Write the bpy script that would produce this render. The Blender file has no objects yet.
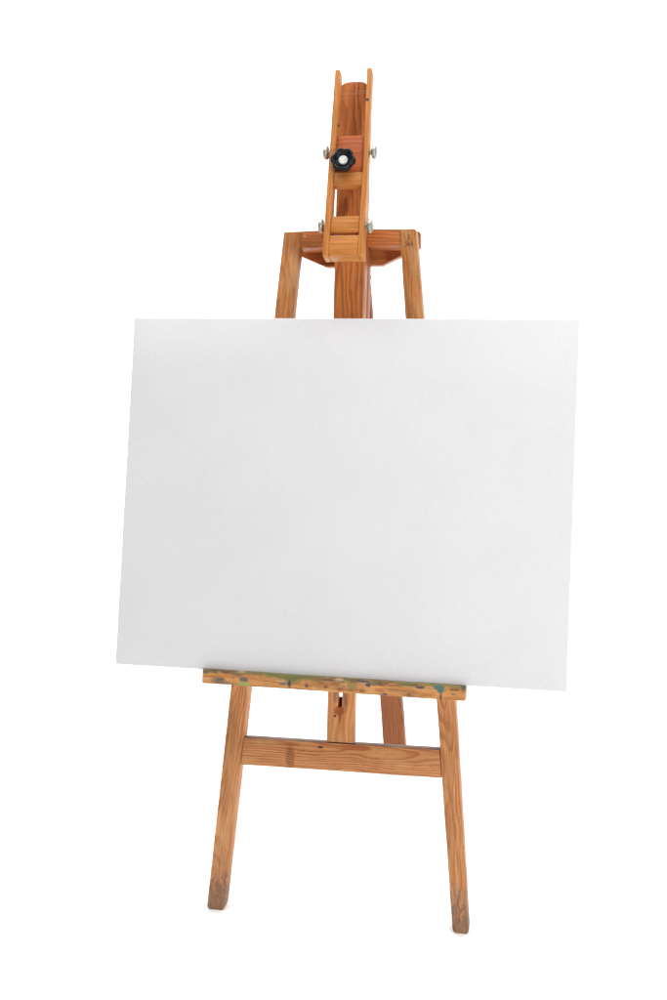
import bpy, bmesh, math, random
from mathutils import Matrix, Vector

random.seed(11)
scene = bpy.context.scene
COL = scene.collection

# ------------------------------------------------------------------ camera
cam_data = bpy.data.cameras.new("camera")
cam = bpy.data.objects.new("camera", cam_data)
COL.objects.link(cam)
cam_data.sensor_fit = 'VERTICAL'
cam_data.sensor_height = 36.0
cam_data.lens = 45.79
cam_data.clip_start = 0.05
cam_data.clip_end = 200.0
R_, U_, F_ = ((0.97869838, 0.20468285, -0.01595024), (-0.0280004, 0.21004192, 0.97729134),
              (-0.203385, 0.95602684, -0.21129889))
cam.matrix_world = Matrix(((R_[0], U_[0], -F_[0], 0.553), (R_[1], U_[1], -F_[1], -2.549),
                           (R_[2], U_[2], -F_[2], 1.5385), (0, 0, 0, 1)))
scene.camera = cam

# ------------------------------------------------------------------ studio light
world = bpy.data.worlds.new("World")
scene.world = world
world.use_nodes = True
bg = world.node_tree.nodes["Background"]
bg.inputs[0].default_value = (0.94, 0.97, 1.0, 1)
bg.inputs[1].default_value = 0.13


def area(name, loc, target, sx, sy, watts, color=(1, 1, 1)):
    d = bpy.data.lights.new(name, 'AREA')
    d.shape = 'RECTANGLE'
    d.size, d.size_y, d.energy, d.color = sx, sy, watts, color
    o = bpy.data.objects.new(name, d)
    COL.objects.link(o)
    o.location = loc
    o.rotation_euler = (Vector(target) - Vector(loc)).to_track_quat('-Z', 'Y').to_euler()
    return o


area("overhead_floor_fill", (0.0, 1.3, 4.6), (0.0, 1.3, 0.0), 7.2, 6.8, 430)  # added overhead lamp, lifts the floor and its shadows to clipped white
area("backdrop_fill", (0.0, 2.6, 4.9), (0.0, 6.4, 1.6), 9.0, 1.2, 330)  # added strip lamp, brightens the backdrop wall until it clips
area("key_softbox", (3.1, -4.0, 1.5), (0.0, 0.2, 0.9), 0.7, 0.7, 92, (1.0, 0.985, 0.96))

vs = scene.view_settings
vs.view_transform = 'Standard'
vs.look = 'None'
vs.exposure = 0.1
vs.gamma = 1.0
vs.use_curve_mapping = False
scene.render.engine = 'CYCLES'
scene.cycles.use_denoising = True
scene.cycles.max_bounces = 8


# ------------------------------------------------------------------ node helpers
class NT:
    def __init__(self, name):
        self.m = bpy.data.materials.new(name)
        self.m.use_nodes = True
        self.t = self.m.node_tree
        self.b = self.t.nodes["Principled BSDF"]

    def new(self, typ, **kw):
        n = self.t.nodes.new(typ)
        for k, v in kw.items():
            setattr(n, k, v)
        return n

    def put(self, sock, v):
        if isinstance(v, bpy.types.NodeSocket):
            self.t.links.new(v, sock)
        elif v is not None:
            sock.default_value = v

    def math(self, op, a, b=None, c=None, clamp=False):
        n = self.new('ShaderNodeMath', operation=op, use_clamp=clamp)
        for s, v in zip(n.inputs, (a, b, c)):
            self.put(s, v)
        return n.outputs[0]

    def vmath(self, op, a, b=None, out=0):
        n = self.new('ShaderNodeVectorMath', operation=op)
        self.put(n.inputs[0], a)
        if b is not None:
            self.put(n.inputs[1], b)
        return n.outputs[out]

    def ramp(self, v, a, b, lo=0.0, hi=1.0):
        n = self.new('ShaderNodeMapRange', interpolation_type='SMOOTHSTEP')
        for i, x in enumerate((v, a, b, lo, hi)):
            self.put(n.inputs[i], x)
        return n.outputs[0]

    def noise(self, vec, scale=1.0, detail=3.0, rough=0.55, out=0):
        n = self.new('ShaderNodeTexNoise')
        self.put(n.inputs['Vector'], vec)
        n.inputs['Scale'].default_value = scale
        n.inputs['Detail'].default_value = detail
        n.inputs['Roughness'].default_value = rough
        return n.outputs[out]

    def mix(self, f, a, b, mode='MIX'):
        n = self.new('ShaderNodeMix', data_type='RGBA', blend_type=mode)
        self.put(n.inputs[0], f)
        for s, v in ((n.inputs[6], a), (n.inputs[7], b)):
            if isinstance(v, tuple) and len(v) == 3:
                v = (*v, 1)
            self.put(s, v)
        return n.outputs[2]

    def attr(self, name):
        return self.new('ShaderNodeAttribute', attribute_type='OBJECT', attribute_name=name)

    def spot(self, pos, center, radii, soft=0.35, wob=0.5):
        """irregular stain: 1 inside, 0 outside; pos in metres of the object"""
        d = self.vmath('SUBTRACT', pos, center)
        d = self.vmath('DIVIDE', d, radii)
        ln = self.vmath('LENGTH', d, out=1)
        n = self.noise(pos, 170.0, 3.0, 0.6)
        ln = self.math('ADD', ln, self.math('MULTIPLY', self.math('SUBTRACT', n, 0.5), wob * 2))
        return self.ramp(ln, 1.0 + soft, 1.0 - soft)


def srgb(r, g, b):
    f = lambda c: c / 12.92 if c <= 0.04045 else ((c + 0.055) / 1.055) ** 2.4
    return tuple(f(x / 255.0) for x in (r, g, b))


def wood(name, light, dark, ring=0.0085, ring_amt=0.6, blotch=(0.10, 0.06, 0.035), blotch_amt=0.35, rough=0.5,
         spots=(), foot=False, upper=None, tilt=1.0, fade=None, wavy=1.0, fibre=(0.76, 1.2), dust=None, smear=False):
    """pine: growth rings round a pith beside the board, fibres along local X, wear; the object's own
    property grain_seed moves the pattern, so that no two boards look alike"""
    w = NT(name)
    tc = w.new('ShaderNodeTexCoord')
    pos = tc.outputs['Object']
    seed = w.attr("grain_seed").outputs['Fac']
    off = w.new('ShaderNodeCombineXYZ')
    w.put(off.inputs[0], w.math('MULTIPLY', seed, 1.37))
    w.put(off.inputs[1], w.math('MULTIPLY', seed, 0.71))
    w.put(off.inputs[2], w.math('MULTIPLY', seed, 0.43))
    q = w.vmath('ADD', pos, off.outputs[0])
    sep = w.new('ShaderNodeSeparateXYZ')
    w.put(sep.inputs[0], pos)
    X, Y, Z = sep.outputs
    slow = w.noise(w.vmath('MULTIPLY', q, (2.2, 9.0, 9.0)), 1.0, 2.0)
    slow2 = w.noise(w.vmath('MULTIPLY', q, (7.0, 30.0, 30.0)), 1.0, 3.0)
    s1 = w.math('SINE', w.math('MULTIPLY', seed, 12.9))
    s2 = w.math('SINE', w.math('MULTIPLY', seed, 7.7))
    yy = w.math('ADD', w.math('ADD', Y, w.math('MULTIPLY', s1, 0.035)),
                w.math('MULTIPLY', w.math('MULTIPLY', X, s2), 0.035 * tilt))
    zz = w.math('ADD', w.math('SUBTRACT', Z, 0.028), w.math('MULTIPLY', w.math('MULTIPLY', X, s1), 0.06 * tilt))
    zz = w.math('ADD', zz, w.math('MULTIPLY', w.math('SUBTRACT', slow, 0.5), 0.07))
    yy = w.math('ADD', yy, w.math('MULTIPLY', w.math('SUBTRACT', slow2, 0.5), 0.012 * wavy))
    r = w.math('SQRT', w.math('ADD', w.math('MULTIPLY', yy, yy), w.math('MULTIPLY', zz, zz)))
    ph = w.math('FRACT', w.math('DIVIDE', r, ring))
    late = w.math('MULTIPLY', w.ramp(ph, 0.25, 0.86), w.ramp(ph, 1.0, 0.90))
    fib = w.noise(w.vmath('MULTIPLY', q, (9.0, 330.0, 330.0)), 1.0, 4.0, 0.65)
    streak = w.noise(w.vmath('MULTIPLY', q, (3.0, 60.0, 60.0)), 1.0, 3.0, 0.6)
    amt = w.math('MULTIPLY', late, w.math('MULTIPLY', w.ramp(streak, 0.25, 0.7, 0.55, 1.25), ring_amt), clamp=True)
    base = w.mix(amt, light, dark)
    if upper:      # varnish kept on the upper end of the board, worn off lower down
        base = w.mix(w.math('MULTIPLY', w.ramp(w.math('ADD', X, w.math('MULTIPLY', slow, 0.3)), upper[0], upper[1]), upper[3]),
                     base, w.mix(amt, upper[2], tuple(c * 0.55 for c in upper[2])))
    base = w.mix(1.0, base, w.new_gray(w.ramp(fib, 0.2, 0.8, *fibre)), 'MULTIPLY')
    base = w.mix(1.0, base, w.new_gray(w.ramp(streak, 0.2, 0.8, 0.82, 1.14)), 'MULTIPLY')
    if fade:
        f1 = w.noise(w.vmath('MULTIPLY', q, (10.0, 26.0, 26.0)), 1.0, 3.0, 0.6)
        base = w.mix(w.math('MULTIPLY', w.ramp(f1, 0.45, 0.75), 0.5), base, fade)
    bl = w.noise(w.vmath('MULTIPLY', q, (11.0, 30.0, 30.0)), 1.0, 5.0, 0.68)
    base = w.mix(w.ramp(bl, 0.54, 0.80, 0.0, blotch_amt), base, blotch)
    speck = w.noise(w.vmath('MULTIPLY', q, (120.0, 210.0, 210.0)), 1.0, 2.0, 0.5)
    base = w.mix(w.ramp(speck, 0.66, 0.76, 0.0, 0.55), base, (0.075, 0.045, 0.03))
    speck2 = w.noise(w.vmath('ADD', w.vmath('MULTIPLY', q, (150.0, 260.0, 260.0)), (7, 3, 1)), 1.0, 2.0, 0.5)
    base = w.mix(w.ramp(speck2, 0.70, 0.78, 0.0, 0.35), base, (0.58, 0.50, 0.42))
    if dust:       # grey dust lying on the board's upper edge
        dn = w.noise(w.vmath('MULTIPLY', q, (30.0, 60.0, 60.0)), 1.0, 4.0, 0.7)
        base = w.mix(w.math('MULTIPLY', w.ramp(Y, dust[0], dust[1]), w.ramp(dn, 0.2, 0.6, 0.6, 0.9)), base, (0.075, 0.048, 0.034))
    if smear:      # years of paint wiped along the upper edge of the ledge
        n1 = w.noise(w.vmath('MULTIPLY', q, (22.0, 90.0, 90.0)), 1.0, 5.0, 0.72)
        n2 = w.noise(w.vmath('ADD', w.vmath('MULTIPLY', q, (16.0, 120.0, 120.0)), (3, 9, 4)), 1.0, 4.0, 0.7)
        n3 = w.noise(w.vmath('ADD', w.vmath('MULTIPLY', q, (9.0, 40.0, 40.0)), (8, 2, 5)), 1.0, 4.0, 0.7)
        edge = w.math('ADD', Y, w.math('MULTIPLY', w.math('SUBTRACT', n1, 0.5), 0.046))
        pc = w.mix(w.ramp(n2, 0.40, 0.60), (0.080, 0.072, 0.046), (0.185, 0.190, 0.070))
        pc = w.mix(w.ramp(n3, 0.50, 0.62), pc, (0.16, 0.105, 0.06))
        base = w.mix(w.math('MULTIPLY', w.ramp(edge, 0.0065, 0.0125), 0.85), base, pc)
        base = w.mix(w.math('MULTIPLY', w.ramp(n3, 0.60, 0.70), w.ramp(n1, 0.45, 0.6, 0.0, 0.75)), base, (0.105, 0.060, 0.032))
        base = w.mix(w.math('MULTIPLY', w.ramp(n2, 0.63, 0.70), 0.6), base, (0.075, 0.07, 0.065))
    if foot:       # grime the feet have picked up from floors
        g = w.noise(w.vmath('MULTIPLY', q, (34.0, 90.0, 90.0)), 1.0, 6.0, 0.8)
        g = w.math('ADD', w.math('MULTIPLY', w.math('SUBTRACT', g, 0.5), 0.42), X)
        m = w.math('MULTIPLY', w.ramp(g, 0.15, -0.01), 0.55)
        base = w.mix(m, base, (0.17, 0.125, 0.10))
        m2 = w.math('MULTIPLY', w.ramp(g, 0.075, 0.045), w.ramp(g, 0.0, 0.03))
        base = w.mix(w.math('MULTIPLY', m2, 0.42), base, (0.06, 0.05, 0.05))
    for col, alpha, c, rad, soft, wob in spots:
        base = w.mix(w.math('MULTIPLY', w.spot(pos, c, rad, soft, wob), alpha), base, col)
    w.put(w.b.inputs['Base Color'], base)
    w.put(w.b.inputs['Roughness'], w.ramp(bl, 0.3, 0.8, rough - 0.07, rough + 0.17))
    w.b.inputs['Specular IOR Level'].default_value = 0.2
    h = w.math('ADD', w.math('MULTIPLY', fib, 0.7), w.math('ADD', w.math('MULTIPLY', late, -0.5), w.math('MULTIPLY', bl, 0.6)))
    bump = w.new('ShaderNodeBump')
    bump.inputs['Strength'].default_value = 0.35
    bump.inputs['Distance'].default_value = 0.0012
    w.put(bump.inputs['Height'], h)
    w.put(w.b.inputs['Normal'], bump.outputs[0])
    return w.m


def new_gray(self, v):
    n = self.new('ShaderNodeCombineColor')
    for i in range(3):
        self.put(n.inputs[i], v)
    return n.outputs[0]


NT.new_gray = new_gray

# ------------------------------------------------------------------ mesh helpers
TH = 0.1925
ST, CT = math.sin(TH), math.cos(TH)
# plane of the easel's front frame: u to the right, v up along the frame, w out towards the viewer
PLANE = Matrix(((1, 0, 0, 0), (0, ST, -CT, 0), (0, CT, ST, 0), (0, 0, 0, 1)))


def link(name, me, mat, parent=None, matrix=Matrix(), seed=None, smooth=True):
    o = bpy.data.objects.new(name, me)
    COL.objects.link(o)
    if mat:
        me.materials.append(mat)
    if parent:
        o.parent = parent
    o.matrix_local = matrix
    if seed is not None:
        o["grain_seed"] = seed
    if smooth:
        for p in me.polygons:
            p.use_smooth = True
        try:
            me.set_sharp_from_angle(angle=math.radians(38))
        except Exception:
            pass
    return o


def dense(poly, step=0.035, jit=0.00035):
    out = []
    n = len(poly)
    for i in range(n):
        a, b = Vector(poly[i]), Vector(poly[(i + 1) % n])
        L = (b - a).length
        k = max(1, int(L / step))
        nrm = Vector((-(b - a).y, (b - a).x)) / max(L, 1e-9)
        for j in range(k):
            p = a.lerp(b, j / k)
            if j:
                p = p + nrm * random.uniform(-jit, jit)
            out.append(p)
    return out


def rounded(poly, corners):
    """cut given corner indices by radius"""
    out = []
    n = len(poly)
    for i, p in enumerate(poly):
        r = corners.get(i, 0)
        if not r:
            out.append(p)
            continue
        p0, p1, p2 = Vector(poly[i - 1]), Vector(p), Vector(poly[(i + 1) % n])
        a = p1 + (p0 - p1).normalized() * r
        b = p1 + (p2 - p1).normalized() * r
        for t in (0, .2, .4, .6, .8, 1.0):
            out.append(tuple((1 - t) ** 2 * a + 2 * t * (1 - t) * p1 + t * t * b))
    return out


def prism_mesh(name, poly, z0, z1, bevel=0.0018, seg=2, back_shift=None, step=0.035, jit=0.00035, back_z=None):
    """extrude a counter-clockwise outline (x, y) from z0 to z1 (z1 = front)"""
    pts = dense(poly, step, jit)
    bm = bmesh.new()
    fr = [bm.verts.new((p.x, p.y, z1)) for p in pts]
    bk = [bm.verts.new((*(back_shift(p) if back_shift else (p.x, p.y)), back_z(p) if back_z else z0)) for p in pts]
    bm.faces.new(fr)
    bm.faces.new(list(reversed(bk)))
    n = len(pts)
    for i in range(n):
        bm.faces.new((fr[i], bk[i], bk[(i + 1) % n], fr[(i + 1) % n]))
    bmesh.ops.recalc_face_normals(bm, faces=bm.faces)
    if bevel:
        ed = [e for e in bm.edges if len(e.link_faces) == 2 and e.calc_face_angle(0) > math.radians(28)]
        bmesh.ops.bevel(bm, geom=ed, offset=bevel, segments=seg, profile=0.5, affect='EDGES', clamp_overlap=True)
    me = bpy.data.meshes.new(name)
    bm.to_mesh(me)
    bm.free()
    return me


def local_frame(origin, angle):
    """plane frame with local X (the grain) at 'angle' from u about w"""
    return PLANE @ Matrix.Translation(Vector((origin[0], origin[1], origin[2]))) @ Matrix.Rotation(angle, 4, 'Z')


def board(name, poly_uv, w0, w1, mat, parent, origin, angle, seed, frame=None, **kw):
    ca, sa = math.cos(-angle), math.sin(-angle)
    loc = []
    for p in poly_uv:
        x, y = p[0] - origin[0], p[1] - origin[1]
        loc.append((x * ca - y * sa, x * sa + y * ca))
    ar = sum(loc[i][0] * loc[(i + 1) % len(loc)][1] - loc[(i + 1) % len(loc)][0] * loc[i][1] for i in range(len(loc)))
    if ar < 0:
        loc.reverse()
    me = prism_mesh(name, loc, w0, w1, **kw)
    base = frame if frame is not None else PLANE
    m = base @ Matrix.Translation(Vector((origin[0], origin[1], 0))) @ Matrix.Rotation(angle, 4, 'Z')
    return link(name, me, mat, parent, m, seed)


def lathe_mesh(name, prof, n=32, lobes=None):
    """revolve (r, z) profile about z; lobes(angle) scales the radius"""
    bm = bmesh.new()
    rings = []
    for r, z in prof:
        if r <= 1e-6:
            rings.append([bm.verts.new((0, 0, z))])
        else:
            rings.append([bm.verts.new((r * (lobes(2 * math.pi * k / n, r) if lobes else 1) * math.cos(2 * math.pi * k / n),
                                        r * (lobes(2 * math.pi * k / n, r) if lobes else 1) * math.sin(2 * math.pi * k / n), z))
                          for k in range(n)])
    for a, b in zip(rings, rings[1:]):
        for k in range(n):
            k2 = (k + 1) % n
            if len(a) == 1 and len(b) == 1:
                continue
            if len(a) == 1:
                bm.faces.new((a[0], b[k], b[k2]))
            elif len(b) == 1:
                bm.faces.new((a[k], b[0], a[k2]))
            else:
                bm.faces.new((a[k], b[k], b[k2], a[k2]))
    bmesh.ops.recalc_face_normals(bm, faces=bm.faces)
    me = bpy.data.meshes.new(name)
    bm.to_mesh(me)
    bm.free()
    return me


# ------------------------------------------------------------------ backdrop: one seamless white sweep
w = NT("white_backdrop_paper")
tc = w.new('ShaderNodeTexCoord')
n = w.noise(tc.outputs['Object'], 3.0, 4.0)
w.put(w.b.inputs['Base Color'], w.mix(n, (0.90, 0.90, 0.90), (0.93, 0.93, 0.93)))
w.b.inputs['Roughness'].default_value = 0.9
w.b.inputs['Specular IOR Level'].default_value = 0.1
paper = w.m
bm = bmesh.new()
prof = [(-9.0, 0.0), (-4.0, 0.0), (-1.0, 0.0), (1.5, 0.0), (4.0, 0.0)]
for k in range(1, 17):
    a = k / 16 * math.pi / 2
    prof.append((4.0 + 2.4 * math.sin(a), 2.4 - 2.4 * math.cos(a)))
prof += [(6.4, 4.0), (6.4, 6.5)]
rows = [[bm.verts.new((x, y, z)) for x in (-11, -5, 0, 5, 11)] for y, z in prof]
for a, b in zip(rows, rows[1:]):
    for k in range(4):
        bm.faces.new((a[k], a[k + 1], b[k + 1], b[k]))
me = bpy.data.meshes.new("backdrop")
bm.to_mesh(me)
bm.free()
back = link("backdrop", me, paper)
back["kind"] = "structure"
back["label"] = "seamless white studio backdrop sweeping from floor to wall"

# ------------------------------------------------------------------ materials
C_LEG = srgb(202, 141, 92)
C_LEGD = srgb(158, 86, 44)
C_UP = srgb(186, 121, 68)
leg_mat = wood("worn_pine_leg", C_LEG, C_LEGD, ring=0.0042, ring_amt=0.5, tilt=0.5, wavy=1.2, fibre=(0.62, 1.3), foot=True, blotch=(0.13, 0.075, 0.042), blotch_amt=0.6,
               upper=(0.75, 1.30, C_UP, 0.85), fade=srgb(206, 162, 116))
bar_mat = wood("worn_pine_crossbar", srgb(205, 143, 92), srgb(156, 74, 37), ring=0.0046, ring_amt=0.58, fibre=(0.70, 1.22), blotch_amt=0.6, tilt=0.9, blotch=(0.13, 0.075, 0.042), fade=srgb(208, 160, 110), wavy=1.7, dust=(0.0300, 0.0311),
               spots=[((0.16, 0.055, 0.02), 0.55, (-0.115, -0.008, 0), (0.010, 0.026, 0.03), 0.4, 0.5),
                      
                      ((0.03, 0.02, 0.018), 0.8, (-0.045, 0.020, 0), (0.007, 0.003, 0.03), 0.4, 0.5)])
post_mat = wood("worn_pine_post", srgb(206, 146, 94), srgb(168, 96, 52), ring=0.006, ring_amt=0.45, blotch=(0.16, 0.085, 0.045), blotch_amt=0.5,
                spots=[((0.29, 0.075, 0.022), 0.8, (0.068, 0.004, 0), (0.011, 0.012, 0.05), 0.3, 0.3),
                       ((0.29, 0.075, 0.022), 0.75, (0.054, 0.0025, 0), (0.014, 0.003, 0.05), 0.3, 0.3),
                       ((0.07, 0.015, 0.01), 0.9, (0.0555, 0.0135, 0), (0.003, 0.003, 0.05), 0.3, 0.3),
                       ((0.14, 0.11, 0.085), 0.6, (0.10, 0.014, 0), (0.018, 0.004, 0.05), 0.4, 0.5),
                       ((0.14, 0.11, 0.085), 0.6, (0.097, -0.010, 0), (0.022, 0.004, 0.05), 0.4, 0.5)])
mast_mat = wood("varnished_red_pine_mast", srgb(190, 114, 60), srgb(130, 64, 33), ring=0.010, ring_amt=0.62, wavy=2.4, rough=0.42,
                blotch=(0.10, 0.035, 0.018), tilt=0.9,
                spots=[((0.42, 0.30, 0.24), 0.45, (0.424, 0.002, 0), (0.0012, 0.030, 0.05), 0.6, 0.5),
                       ((0.42, 0.30, 0.24), 0.35, (0.415, 0.016, 0), (0.0011, 0.014, 0.05), 0.6, 0.5),
                       ((0.42, 0.30, 0.24), 0.35, (0.429, -0.018, 0), (0.0016, 0.013, 0.05), 0.6, 0.5)])
rail_mat = wood("varnished_pine_rail", srgb(190, 114, 62), srgb(150, 76, 38), ring=0.007, ring_amt=0.5, rough=0.45)
hinge_mat = wood("dark_varnished_pine", srgb(176, 104, 55), srgb(126, 66, 33), ring=0.010, ring_amt=0.6, rough=0.45)
rear_mat = wood("dark_brown_pine_leg", srgb(144, 86, 50), srgb(108, 58, 34), ring=0.006, ring_amt=0.35, blotch_amt=0.3)
clamp_mat = wood("honey_pine_clamp", srgb(200, 130, 66), srgb(160, 88, 38), ring=0.006, ring_amt=0.28, wavy=1.6, rough=0.42, blotch_amt=0.25)
plate_mat = wood("red_stained_plate", srgb(184, 98, 52), srgb(150, 66, 32), ring=0.011, ring_amt=0.5, rough=0.45)

GREEN, DGREEN, LGREEN = (0.165, 0.165, 0.062), (0.10, 0.10, 0.058), (0.32, 0.36, 0.13)
NAVY, TEAL, GREY = (0.05, 0.06, 0.10), (0.075, 0.17, 0.15), (0.13, 0.125, 0.11)
F = 0.112


def S(u, v, ru, rv):
    # ledge-local position of a stain on its front face (grain along u)
    return ((u + 0.0008, v - 0.555 + 0.0098 * u, 0.0), (ru, rv, 0.2))


def ledge_spot(col, alpha, u, v, ru, rv, soft=0.35, wob=0.5):
    c, r = S(u, v, ru, rv)
    return (col, alpha, c, r, soft, wob)


rs = random.Random(5)
flecks = []
for k in range(26):
    u_, v_ = rs.uniform(-.285, .285), rs.uniform(.541, .572)
    flecks.append(ledge_spot(rs.choice((NAVY, GREY, DGREEN, (0.10, 0.05, 0.03), (0.16, 0.07, 0.03), (0.62, 0.42, 0.24), (0.55, 0.36, 0.20))),
                             rs.uniform(.5, .85), u_, v_ - .0098 * u_, rs.uniform(.003, .013), rs.uniform(.0012, .004), .5, .9))
ledge_mat = wood("paint_stained_ledge", srgb(208, 148, 90), srgb(158, 90, 46), ring=0.006, ring_amt=0.5, blotch_amt=0.5, wavy=2.5, fade=srgb(216, 168, 112), smear=True, tilt=1.3,
                 blotch=(0.10, 0.07, 0.045),
                 spots=flecks + [
                     ledge_spot(GREEN, 0.8, -0.10, 0.570, 0.075, 0.009, 0.6, 1.3),
                     ledge_spot(GREEN, 0.6, 0.045, 0.556, 0.011, 0.012, 0.5, 0.6),
                     ledge_spot(GREEN, 0.75, -0.088, 0.561, 0.018, 0.009, 0.5, 0.7),
                     ledge_spot(LGREEN, 0.95, -0.1964, 0.5425, 0.015, 0.0085, 0.12, 0.15),
                     ledge_spot(GREY, 0.9, -0.1966, 0.556, 0.010, 0.0052, 0.25, 0.35),
                     ledge_spot(GREY, 0.8, -0.2559, 0.552, 0.014, 0.006, 0.5, 0.8),
                     ledge_spot(GREY, 0.7, -0.247, 0.5465, 0.022, 0.003, 0.5, 0.9),
                     ledge_spot(NAVY, 0.9, -0.0935, 0.552, 0.0035, 0.0085, 0.4, 0.5),
                     ledge_spot(NAVY, 0.7, -0.055, 0.551, 0.0028, 0.006, 0.4, 0.5),
                     ledge_spot(NAVY, 0.85, -0.006, 0.565, 0.012, 0.0024, 0.4, 0.5),
                     ledge_spot((0.32, 0.13, 0.05), 0.6, -0.012, 0.558, 0.035, 0.008, 0.6, 0.9),
                     ledge_spot(NAVY, 0.9, 0.0809, 0.5595, 0.0055, 0.0042, 0.35, 0.5),
                     ledge_spot(NAVY, 0.8, 0.07, 0.566, 0.014, 0.0022, 0.4, 0.6),
                     ledge_spot((0.40, 0.10, 0.05), 0.6, 0.106, 0.549, 0.012, 0.004, 0.5, 0.8),
                     ledge_spot(NAVY, 0.85, 0.193, 0.5605, 0.010, 0.0032, 0.35, 0.6),
                     ledge_spot(TEAL, 0.95, 0.234, 0.5625, 0.012, 0.0058, 0.25, 0.45),
                     ledge_spot(TEAL, 0.95, 0.237, 0.556, 0.006, 0.0055, 0.25, 0.45),
                     ledge_spot((0.06, 0.045, 0.035), 0.8, 0.238, 0.543, 0.0025, 0.008, 0.4, 0.5),
                     ledge_spot((0.17, 0.08, 0.035), 0.75, 0.266, 0.560, 0.012, 0.0035, 0.4, 0.6),
                     ledge_spot((0.30, 0.09, 0.04), 0.5, 0.03, 0.547, 0.03, 0.003, 0.6, 0.9),
                     ledge_spot((0.06, 0.05, 0.04), 0.7, 0.287, 0.566, 0.006, 0.008, 0.6, 0.8),
                 ])


def metal(name, col, rough, metallic=1.0, spec=0.5):
    w = NT(name)
    tc = w.new('ShaderNodeTexCoord')
    n = w.noise(tc.outputs['Object'], 180.0, 4.0, 0.6)
    w.put(w.b.inputs['Base Color'], w.mix(w.ramp(n, 0.45, 0.75), col, tuple(c * 0.55 for c in col)))
    w.put(w.b.inputs['Roughness'], w.ramp(n, 0.3, 0.8, rough - 0.06, rough + 0.15))
    w.b.inputs['Metallic'].default_value = metallic
    w.b.inputs['Specular IOR Level'].default_value = spec
    return w.m


nickel = metal("dull_nickel", (0.47, 0.45, 0.40), 0.42, 0.7)
capmetal = metal("painted_screw_end", (0.72, 0.72, 0.69), 0.55, 0.0)
knob_mat = metal("black_bakelite", (0.006, 0.006, 0.008), 0.34, 0.0, 0.28)
ink = metal("red_brown_ink", (0.17, 0.05, 0.038), 0.7, 0.0)
steel_dark = metal("dark_nail_head", (0.05, 0.04, 0.035), 0.5, 0.3)

# ------------------------------------------------------------------ the easel
easel = bpy.data.objects.new("easel", None)
COL.objects.link(easel)
easel["label"] = "wooden artist's easel with paint-stained ledge, splayed legs and black star knob on its clamp"
easel["category"] = "easel"


LT = 0.034                                   # thickness of the front boards


def leg_part(outer, inner, seed, oval):
    poly = list(outer) + list(reversed(inner))
    a, b = Vector(outer[0]).lerp(Vector(inner[0]), .5), Vector(outer[-1]).lerp(Vector(inner[-1]), .5)
    ang = math.atan2(b.y - a.y, b.x - a.x)
    k = len(outer)
    poly = rounded(poly, {0: .010, len(poly) - 1: .010, k - 1: oval})
    ca = math.cos(ang)

    def shift(p):
        # the back of the foot is planed to the floor: raise it where the board ends
        t = max(0.0, 1.0 - p.x / 0.03)
        return (p.x + t * LT * math.tan(TH), p.y)

    return board("leg", poly, -LT, 0.0, leg_mat, easel, (a.x, a.y), ang, seed, back_shift=shift, bevel=0.002)


leg_part([(-.3043, 0.0), (-.2587, .5104), (-.1746, 1.3624), (-.1569, 1.5535)],
         [(-.2635, 0.0), (-.2155, .513), (-.1325, 1.3624), (-.1163, 1.5545)], 0.31, 0.003)
leg_part([(.3007, 0.0), (.2574, .518), (.1643, 1.362), (.1427, 1.5568)],
         [(.2648, 0.0), (.2155, .516), (.1246, 1.362), (.1065, 1.5562)], 1.93, 0.005)

# top rail in two lengths either side of the mast, hinge board behind them
board("rail", [(-.1212, 1.5175), (-.0372, 1.5180), (-.0372, 1.5575), (-.1170, 1.5550)], -.0690, -.0015, rail_mat, easel, (-.08, 1.536), 0.01, 2.7)
board("rail", [(.0325, 1.5200), (.1095, 1.5203), (.1066, 1.5565), (.0325, 1.5580)], -.0690, -.0015, rail_mat, easel, (.07, 1.538), -0.01, 5.2)
board("hinge_board", rounded([(-.143, 1.5155), (-.0727, 1.4853), (.0576, 1.4886), (.1437, 1.5283), (.1425, 1.5640), (-.141, 1.5600)],
                             {4: .005, 3: .003}), -.096, -.0695, hinge_mat, easel, (0, 1.52), 0.0, 0.9)

# crossbar, centre post with its slot
board("crossbar", [(-.2306, .3398), (.2312, .3426), (.2246, .4062), (-.2250, .4030)], -.030, -.001, bar_mat, easel, (0, .373), 0.005, 3.35)
board("centre_post", [(-.0312, .4062), (.0313, .4064), (.0296, .90), (.0020, .90), (.0016, .4895), (-.0004, .4848), (-.0070, .4848),
                      (-.0078, .4890), (-.0074, .90), (-.0334, .90)], -.024, -.0025, post_mat, easel, (0, .41), math.pi / 2, 4.4, bevel=0.0012)

board("dark_slot_backing", [(-.014, .470), (.010, .470), (.010, .5055), (-.014, .5055)], -.0275, -.0245, steel_dark, easel, (0, .487), 0, 1.1, bevel=.0006)  # dark piece added behind the slot so its lower part reads dark

# ledge: a bar with a rabbet for the canvas, bracket behind it
prof = [(.0745, .5395), (.112, .5395), (.112, .5700), (.1085, .5715), (.1005, .5712), (.1000, .5668), (.0745, .5668)]
bm = bmesh.new()
NX = 26
rows = []
for k in range(NX + 1):
    x = -.2910 + .5816 * k / NX
    j = lambda: random.uniform(-.0004, .0004)
    rows.append([bm.verts.new((x, v - .555 + j(), ww - .112 + j())) for ww, v in prof])
for a, b in zip(rows, rows[1:]):
    for k in range(len(prof)):
        k2 = (k + 1) % len(prof)
        bm.faces.new((a[k], a[k2], b[k2], b[k]))
bm.faces.new(list(reversed(rows[0])))
bm.faces.new(rows[-1])
bmesh.ops.recalc_face_normals(bm, faces=bm.faces)
bmesh.ops.bevel(bm, geom=[e for e in bm.edges if e.calc_face_angle(0) > math.radians(40)], offset=.0014, segments=2, profile=.5,
                affect='EDGES', clamp_overlap=True)
me = bpy.data.meshes.new("ledge")
bm.to_mesh(me)
bm.free()
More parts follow.
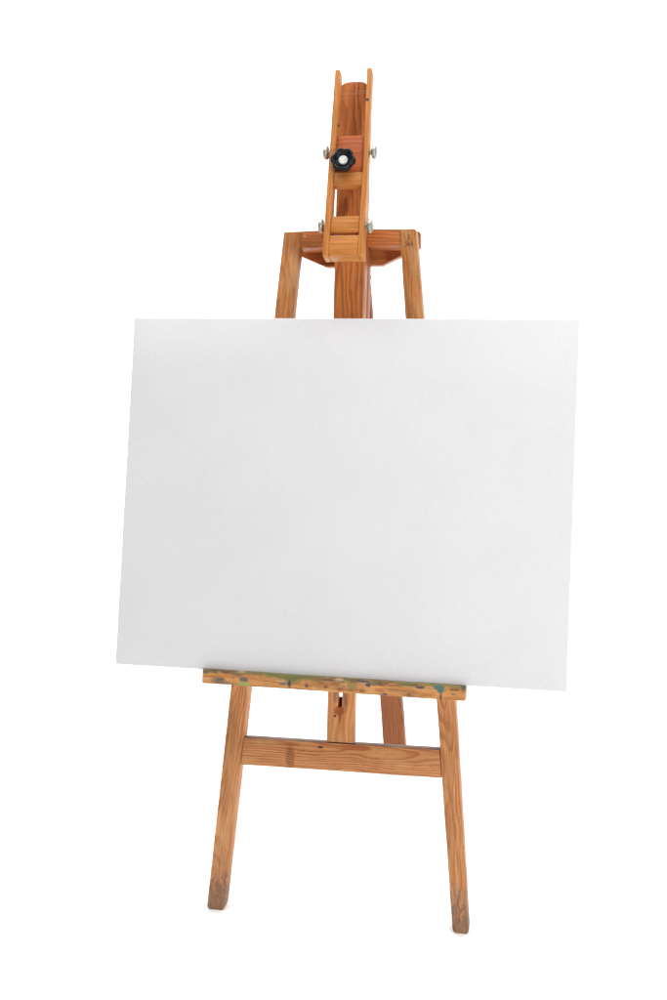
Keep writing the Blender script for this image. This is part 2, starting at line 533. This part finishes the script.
LEDGE = PLANE @ Matrix.Translation(Vector((-.0008, .5552, .112))) @ Matrix.Rotation(-.0088, 4, 'Z')
link("ledge", me, ledge_mat, easel, LEDGE, 6.1)
board("ledge_bracket", [(-.026, .5475), (.026, .5475), (.026, .5660), (-.026, .5660)], -.0020, .0740, hinge_mat, easel, (0, .556), 0, 7.7)

# mast that slides up between the rails, dark red
board("mast", rounded([(-.0366, .905), (.0314, .905), (.0314, 1.52), (.0308, 1.8806), (-.0336, 1.8806), (-.0360, 1.52)],
                      {3: .020, 4: .022}), -.034, .012, mast_mat, easel, (0, 1.43), math.pi / 2, 8.6)

# fixed guide behind the mast
board("guide_post", [(-.0340, .905), (.0335, .905), (.0325, 1.520), (-.0350, 1.520)], -.0685, -.0345, hinge_mat, easel, (0, 1.2), math.pi / 2, 3.9)

# rear leg, hinged under the board, foot on the floor behind
A = PLANE @ Vector((0, 1.470, -.098))
B = Vector((0.004, 0.835, 0.0))
xd = (A - B).normalized()
zd = Vector((0, -1, 0)) - xd * Vector((0, -1, 0)).dot(xd)
zd.normalize()
yd = zd.cross(xd)
RL = Matrix(((xd.x, yd.x, zd.x, B.x), (xd.y, yd.y, zd.y, B.y), (xd.z, yd.z, zd.z, B.z), (0, 0, 0, 1)))
LEN = (A - B).length
slope = zd.z / xd.z                           # foot cut level with the floor


def rear_shift(p):
    t = max(0.0, 1.0 - p.x / 0.05)
    return (p.x + t * 0.030 * slope, p.y)


me = prism_mesh("rear_leg", rounded([(0, -.032), (LEN, -.0205), (LEN, .0205), (0, .032)], {1: .012, 2: .012}), -.030, 0.0,
                back_shift=rear_shift, bevel=0.002)
link("rear_leg", me, rear_mat, easel, RL, 9.4)
hg = link("hinge_pin", lathe_mesh("hinge_pin", [(0, -.026), (.005, -.026), (.005, .026), (0, .026)], 16), steel_dark, easel,
          PLANE @ Matrix.Translation(Vector((0, 1.466, -.106))) @ Matrix.Rotation(math.pi / 2, 4, 'Y'))

# ------------------------------------------------------------------ clamp: two long cheeks, blocks, bolts, star knob
sv = Vector((0, .97775122, -.20976784))
qv = Vector((0, .20976784, .97775122))
CL = PLANE @ Matrix(((1, 0, 0, 0.003), (0, sv.y, qv.y, 1.480), (0, sv.z, qv.z, .140), (0, 0, 0, 1)))
Q = -.028
def cheek_back(p):
    # deep at the foot, slimmer above (p.x runs up the cheek from s = .2)
    t = min(1.0, max(0.0, (p.x + .2) / .16))
    return -.040 + .012 * t


board("clamp_cheek", rounded([(-.0388, -.0045), (-.0262, -.0045), (-.0262, .20), (-.0282, .4262), (-.0394, .4262), (-.0394, .20)], {3: .004, 4: .003}),
      Q, 0, clamp_mat, easel, (-.033, .2), math.pi / 2, 11.3, frame=CL, back_z=cheek_back)
board("clamp_cheek", rounded([(.0372, -.0045), (.0484, -.0045), (.0470, .21), (.0416, .4276), (.0312, .4276), (.0366, .21)], {3: .003, 4: .004}),
      Q, 0, clamp_mat, easel, (.041, .2), math.pi / 2, 12.9, frame=CL, back_z=cheek_back)
LI, RI = -.0259, .0367


def block(name, s0, s1, q0, q1, mat, seed, li=LI, ri=RI, ang=0.0):
    return board(name, [(li, s0), (ri, s0), (ri, s1), (li, s1)], q0, q1, mat, easel, ((li + ri) / 2, (s0 + s1) / 2), ang, seed, frame=CL, bevel=.0016)


block("clamp_plate", .1868, .2735, -.026, -.009, plate_mat, 13.2)
block("clamp_block", .1560, .1855, -.027, -.0025, clamp_mat, 14.8)
block("clamp_block", .0490, .0858, -.027, -.0040, clamp_mat, 15.1)
block("clamp_foot", -.0040, .0415, -.0394, -.0012, clamp_mat, 16.6, LI, .0369)
# carrier that fixes the clamp to the mast
board("clamp_carrier", [(-.022, .195), (.030, .195), (.030, .262), (-.022, .262)], -.066, -.0262, hinge_mat, easel, (0, .23), 0, 17.5, frame=CL)


def bolt(u, s, side, seed):
    prof = [(0, -.004), (.0060, -.004), (.0060, .0046), (.0120, .0050), (.0142, .0064), (.0150, .0086), (.0150, .0112), (.0140, .0136),
            (.0110, .0152), (.0060, .0160), (0, .0162)]
    me = lathe_mesh("bolt", prof, 28)
    return link("bolt", me, nickel, easel, CL @ Matrix.Translation(Vector((u, s, -.014))) @ Matrix.Rotation(side * math.pi / 2, 4, 'Y'))


bolt(-.0394, .2370, -1, 1)
bolt(.0468, .2363, 1, 2)
bolt(-.0390, .0690, -1, 3)
bolt(.0480, .0668, 1, 4)


def lobes(a, r):
    if r < .0190:
        return 1.0
    f = min(1.0, (r - .0190) / .0045)
    return 1.0 + f * (0.150 * math.sqrt(math.cos(3 * a + .35) ** 2 + .012) - 0.115)


kprof = [(0, -.012), (.011, -.012), (.012, .003), (.0200, .0045), (.0250, .0070), (.0268, .0105), (.0268, .0150), (.0258, .0178), (.0242, .0192), (.0224, .0197),
         (.0206, .0190), (.0190, .0172), (.0165, .0130), (.0135, .0108), (.0098, .0100), (0, .0100)]
KM = CL @ Matrix.Translation(Vector((-.0045, .2058, .002)))
knob = link("star_knob", lathe_mesh("star_knob", kprof, 72, lobes), knob_mat, easel, KM)
link("knob_cap", lathe_mesh("knob_cap", [(0, .009), (.0098, .009), (.0098, .0136), (.0090, .0144), (0, .0145)], 28), capmetal, knob, Matrix())

# ------------------------------------------------------------------ small marks: handwriting, nail heads
def stroke(bm, pts, wd, w_):
    for a, b in zip(pts, pts[1:]):
        a, b = Vector(a), Vector(b)
        d = (b - a)
        if d.length < 1e-6:
            continue
        d.normalize()
        nrm = Vector((-d.y, d.x)) * wd
        a2, b2 = a - d * wd * .6, b + d * wd * .6
        q = [a2 - nrm, b2 - nrm, b2 + nrm, a2 + nrm]
        vs_ = [bm.verts.new((p.x, p.y, w_)) for p in q]
        bm.faces.new(vs_)


bm = bmesh.new()
# pixels of a close-up of the corner, turned into centimetres on the board
def px(x, y):
    return (.1175 + (x - 240) * .000136, 1.5385 - (y - 290) * .000136)


for i, pts in enumerate(([(243, 280), (246, 305)], [(306, 268), (318, 252), (332, 262), (326, 285), (308, 318)], [(304, 326), (350, 322)],
                         [(298, 352), (276, 360), (274, 384), (292, 398), (296, 420), (264, 440)],
                         [(308, 392), (308, 418), (322, 416), (326, 394), (328, 420)],
                         [(372, 352), (360, 390), (358, 418), (374, 424), (382, 396), (364, 392)])):
    stroke(bm, [px(*p) for p in pts], .0006, .0004 + i * .00006)
me = bpy.data.meshes.new("handwriting")
bm.to_mesh(me)
bm.free()
link("handwriting", me, ink, easel, PLANE, smooth=False)


def nail(u, v, w_, r=.0022, mat=steel_dark, frame=PLANE):
    return link("nail_head", lathe_mesh("nail_head", [(0, -.003), (r, -.003), (r, .0003), (r * .7, .0007), (0, .0008)], 14), mat, easel,
                frame @ Matrix.Translation(Vector((u, v, w_))))


nail(.0372, .352, .0002, .0034, frame=CL)
nail(-.0270, .300, -.011, .0026, frame=CL)
nail(-.1085, 1.5435, -.0012, .0016, capmetal)

# ------------------------------------------------------------------ the canvas, standing on the ledge and leaning on the mast
w = NT("white_primed_canvas")
tc = w.new('ShaderNodeTexCoord')
pos = tc.outputs['Object']
a = w.noise(w.vmath('MULTIPLY', pos, (55.0, 420.0, 55.0)), 1.0, 3.0, 0.6)
b = w.noise(w.vmath('MULTIPLY', pos, (420.0, 55.0, 55.0)), 1.0, 3.0, 0.6)
c = w.math('ADD', a, b)
cloud = w.noise(pos, 5.0, 3.0)
col = w.mix(w.ramp(c, 0.7, 1.3), (0.735, 0.728, 0.743), (0.772, 0.764, 0.778))
col = w.mix(1.0, col, w.new_gray(w.ramp(cloud, 0.3, 0.7, 0.985, 1.01)), 'MULTIPLY')
w.put(w.b.inputs['Base Color'], col)
w.b.inputs['Roughness'].default_value = 0.85
w.b.inputs['Specular IOR Level'].default_value = 0.2
bump = w.new('ShaderNodeBump')
bump.inputs['Strength'].default_value = 0.32
bump.inputs['Distance'].default_value = 0.0006
w.put(bump.inputs['Height'], c)
w.put(w.b.inputs['Normal'], bump.outputs[0])

BL, BR = Vector((-.5013, .5713, .098)), Vector((.5003, .5669, .098))
TL, TR = Vector((-.4962, 1.3572, .033)), Vector((.5043, 1.3533, .033))
org = (BL + BR + TL + TR) / 4
xd = (BR - BL + TR - TL).normalized()
yd = (TL - BL + TR - BR)
yd = (yd - xd * yd.dot(xd)).normalized()
zd = xd.cross(yd)
CM = Matrix(((xd.x, yd.x, zd.x, org.x), (xd.y, yd.y, zd.y, org.y), (xd.z, yd.z, zd.z, org.z), (0, 0, 0, 1)))
inv = CM.inverted()
quad = [tuple((inv @ p)[:2]) for p in (BL, BR, TR, TL)]
me = prism_mesh("canvas", quad, -.0185, 0.0, bevel=.0022, seg=3, step=.05, jit=.0003)
canvas = link("canvas", me, w.m, None, PLANE @ CM)
canvas["label"] = "blank white stretched canvas standing on the easel's ledge"
canvas["category"] = "canvas"
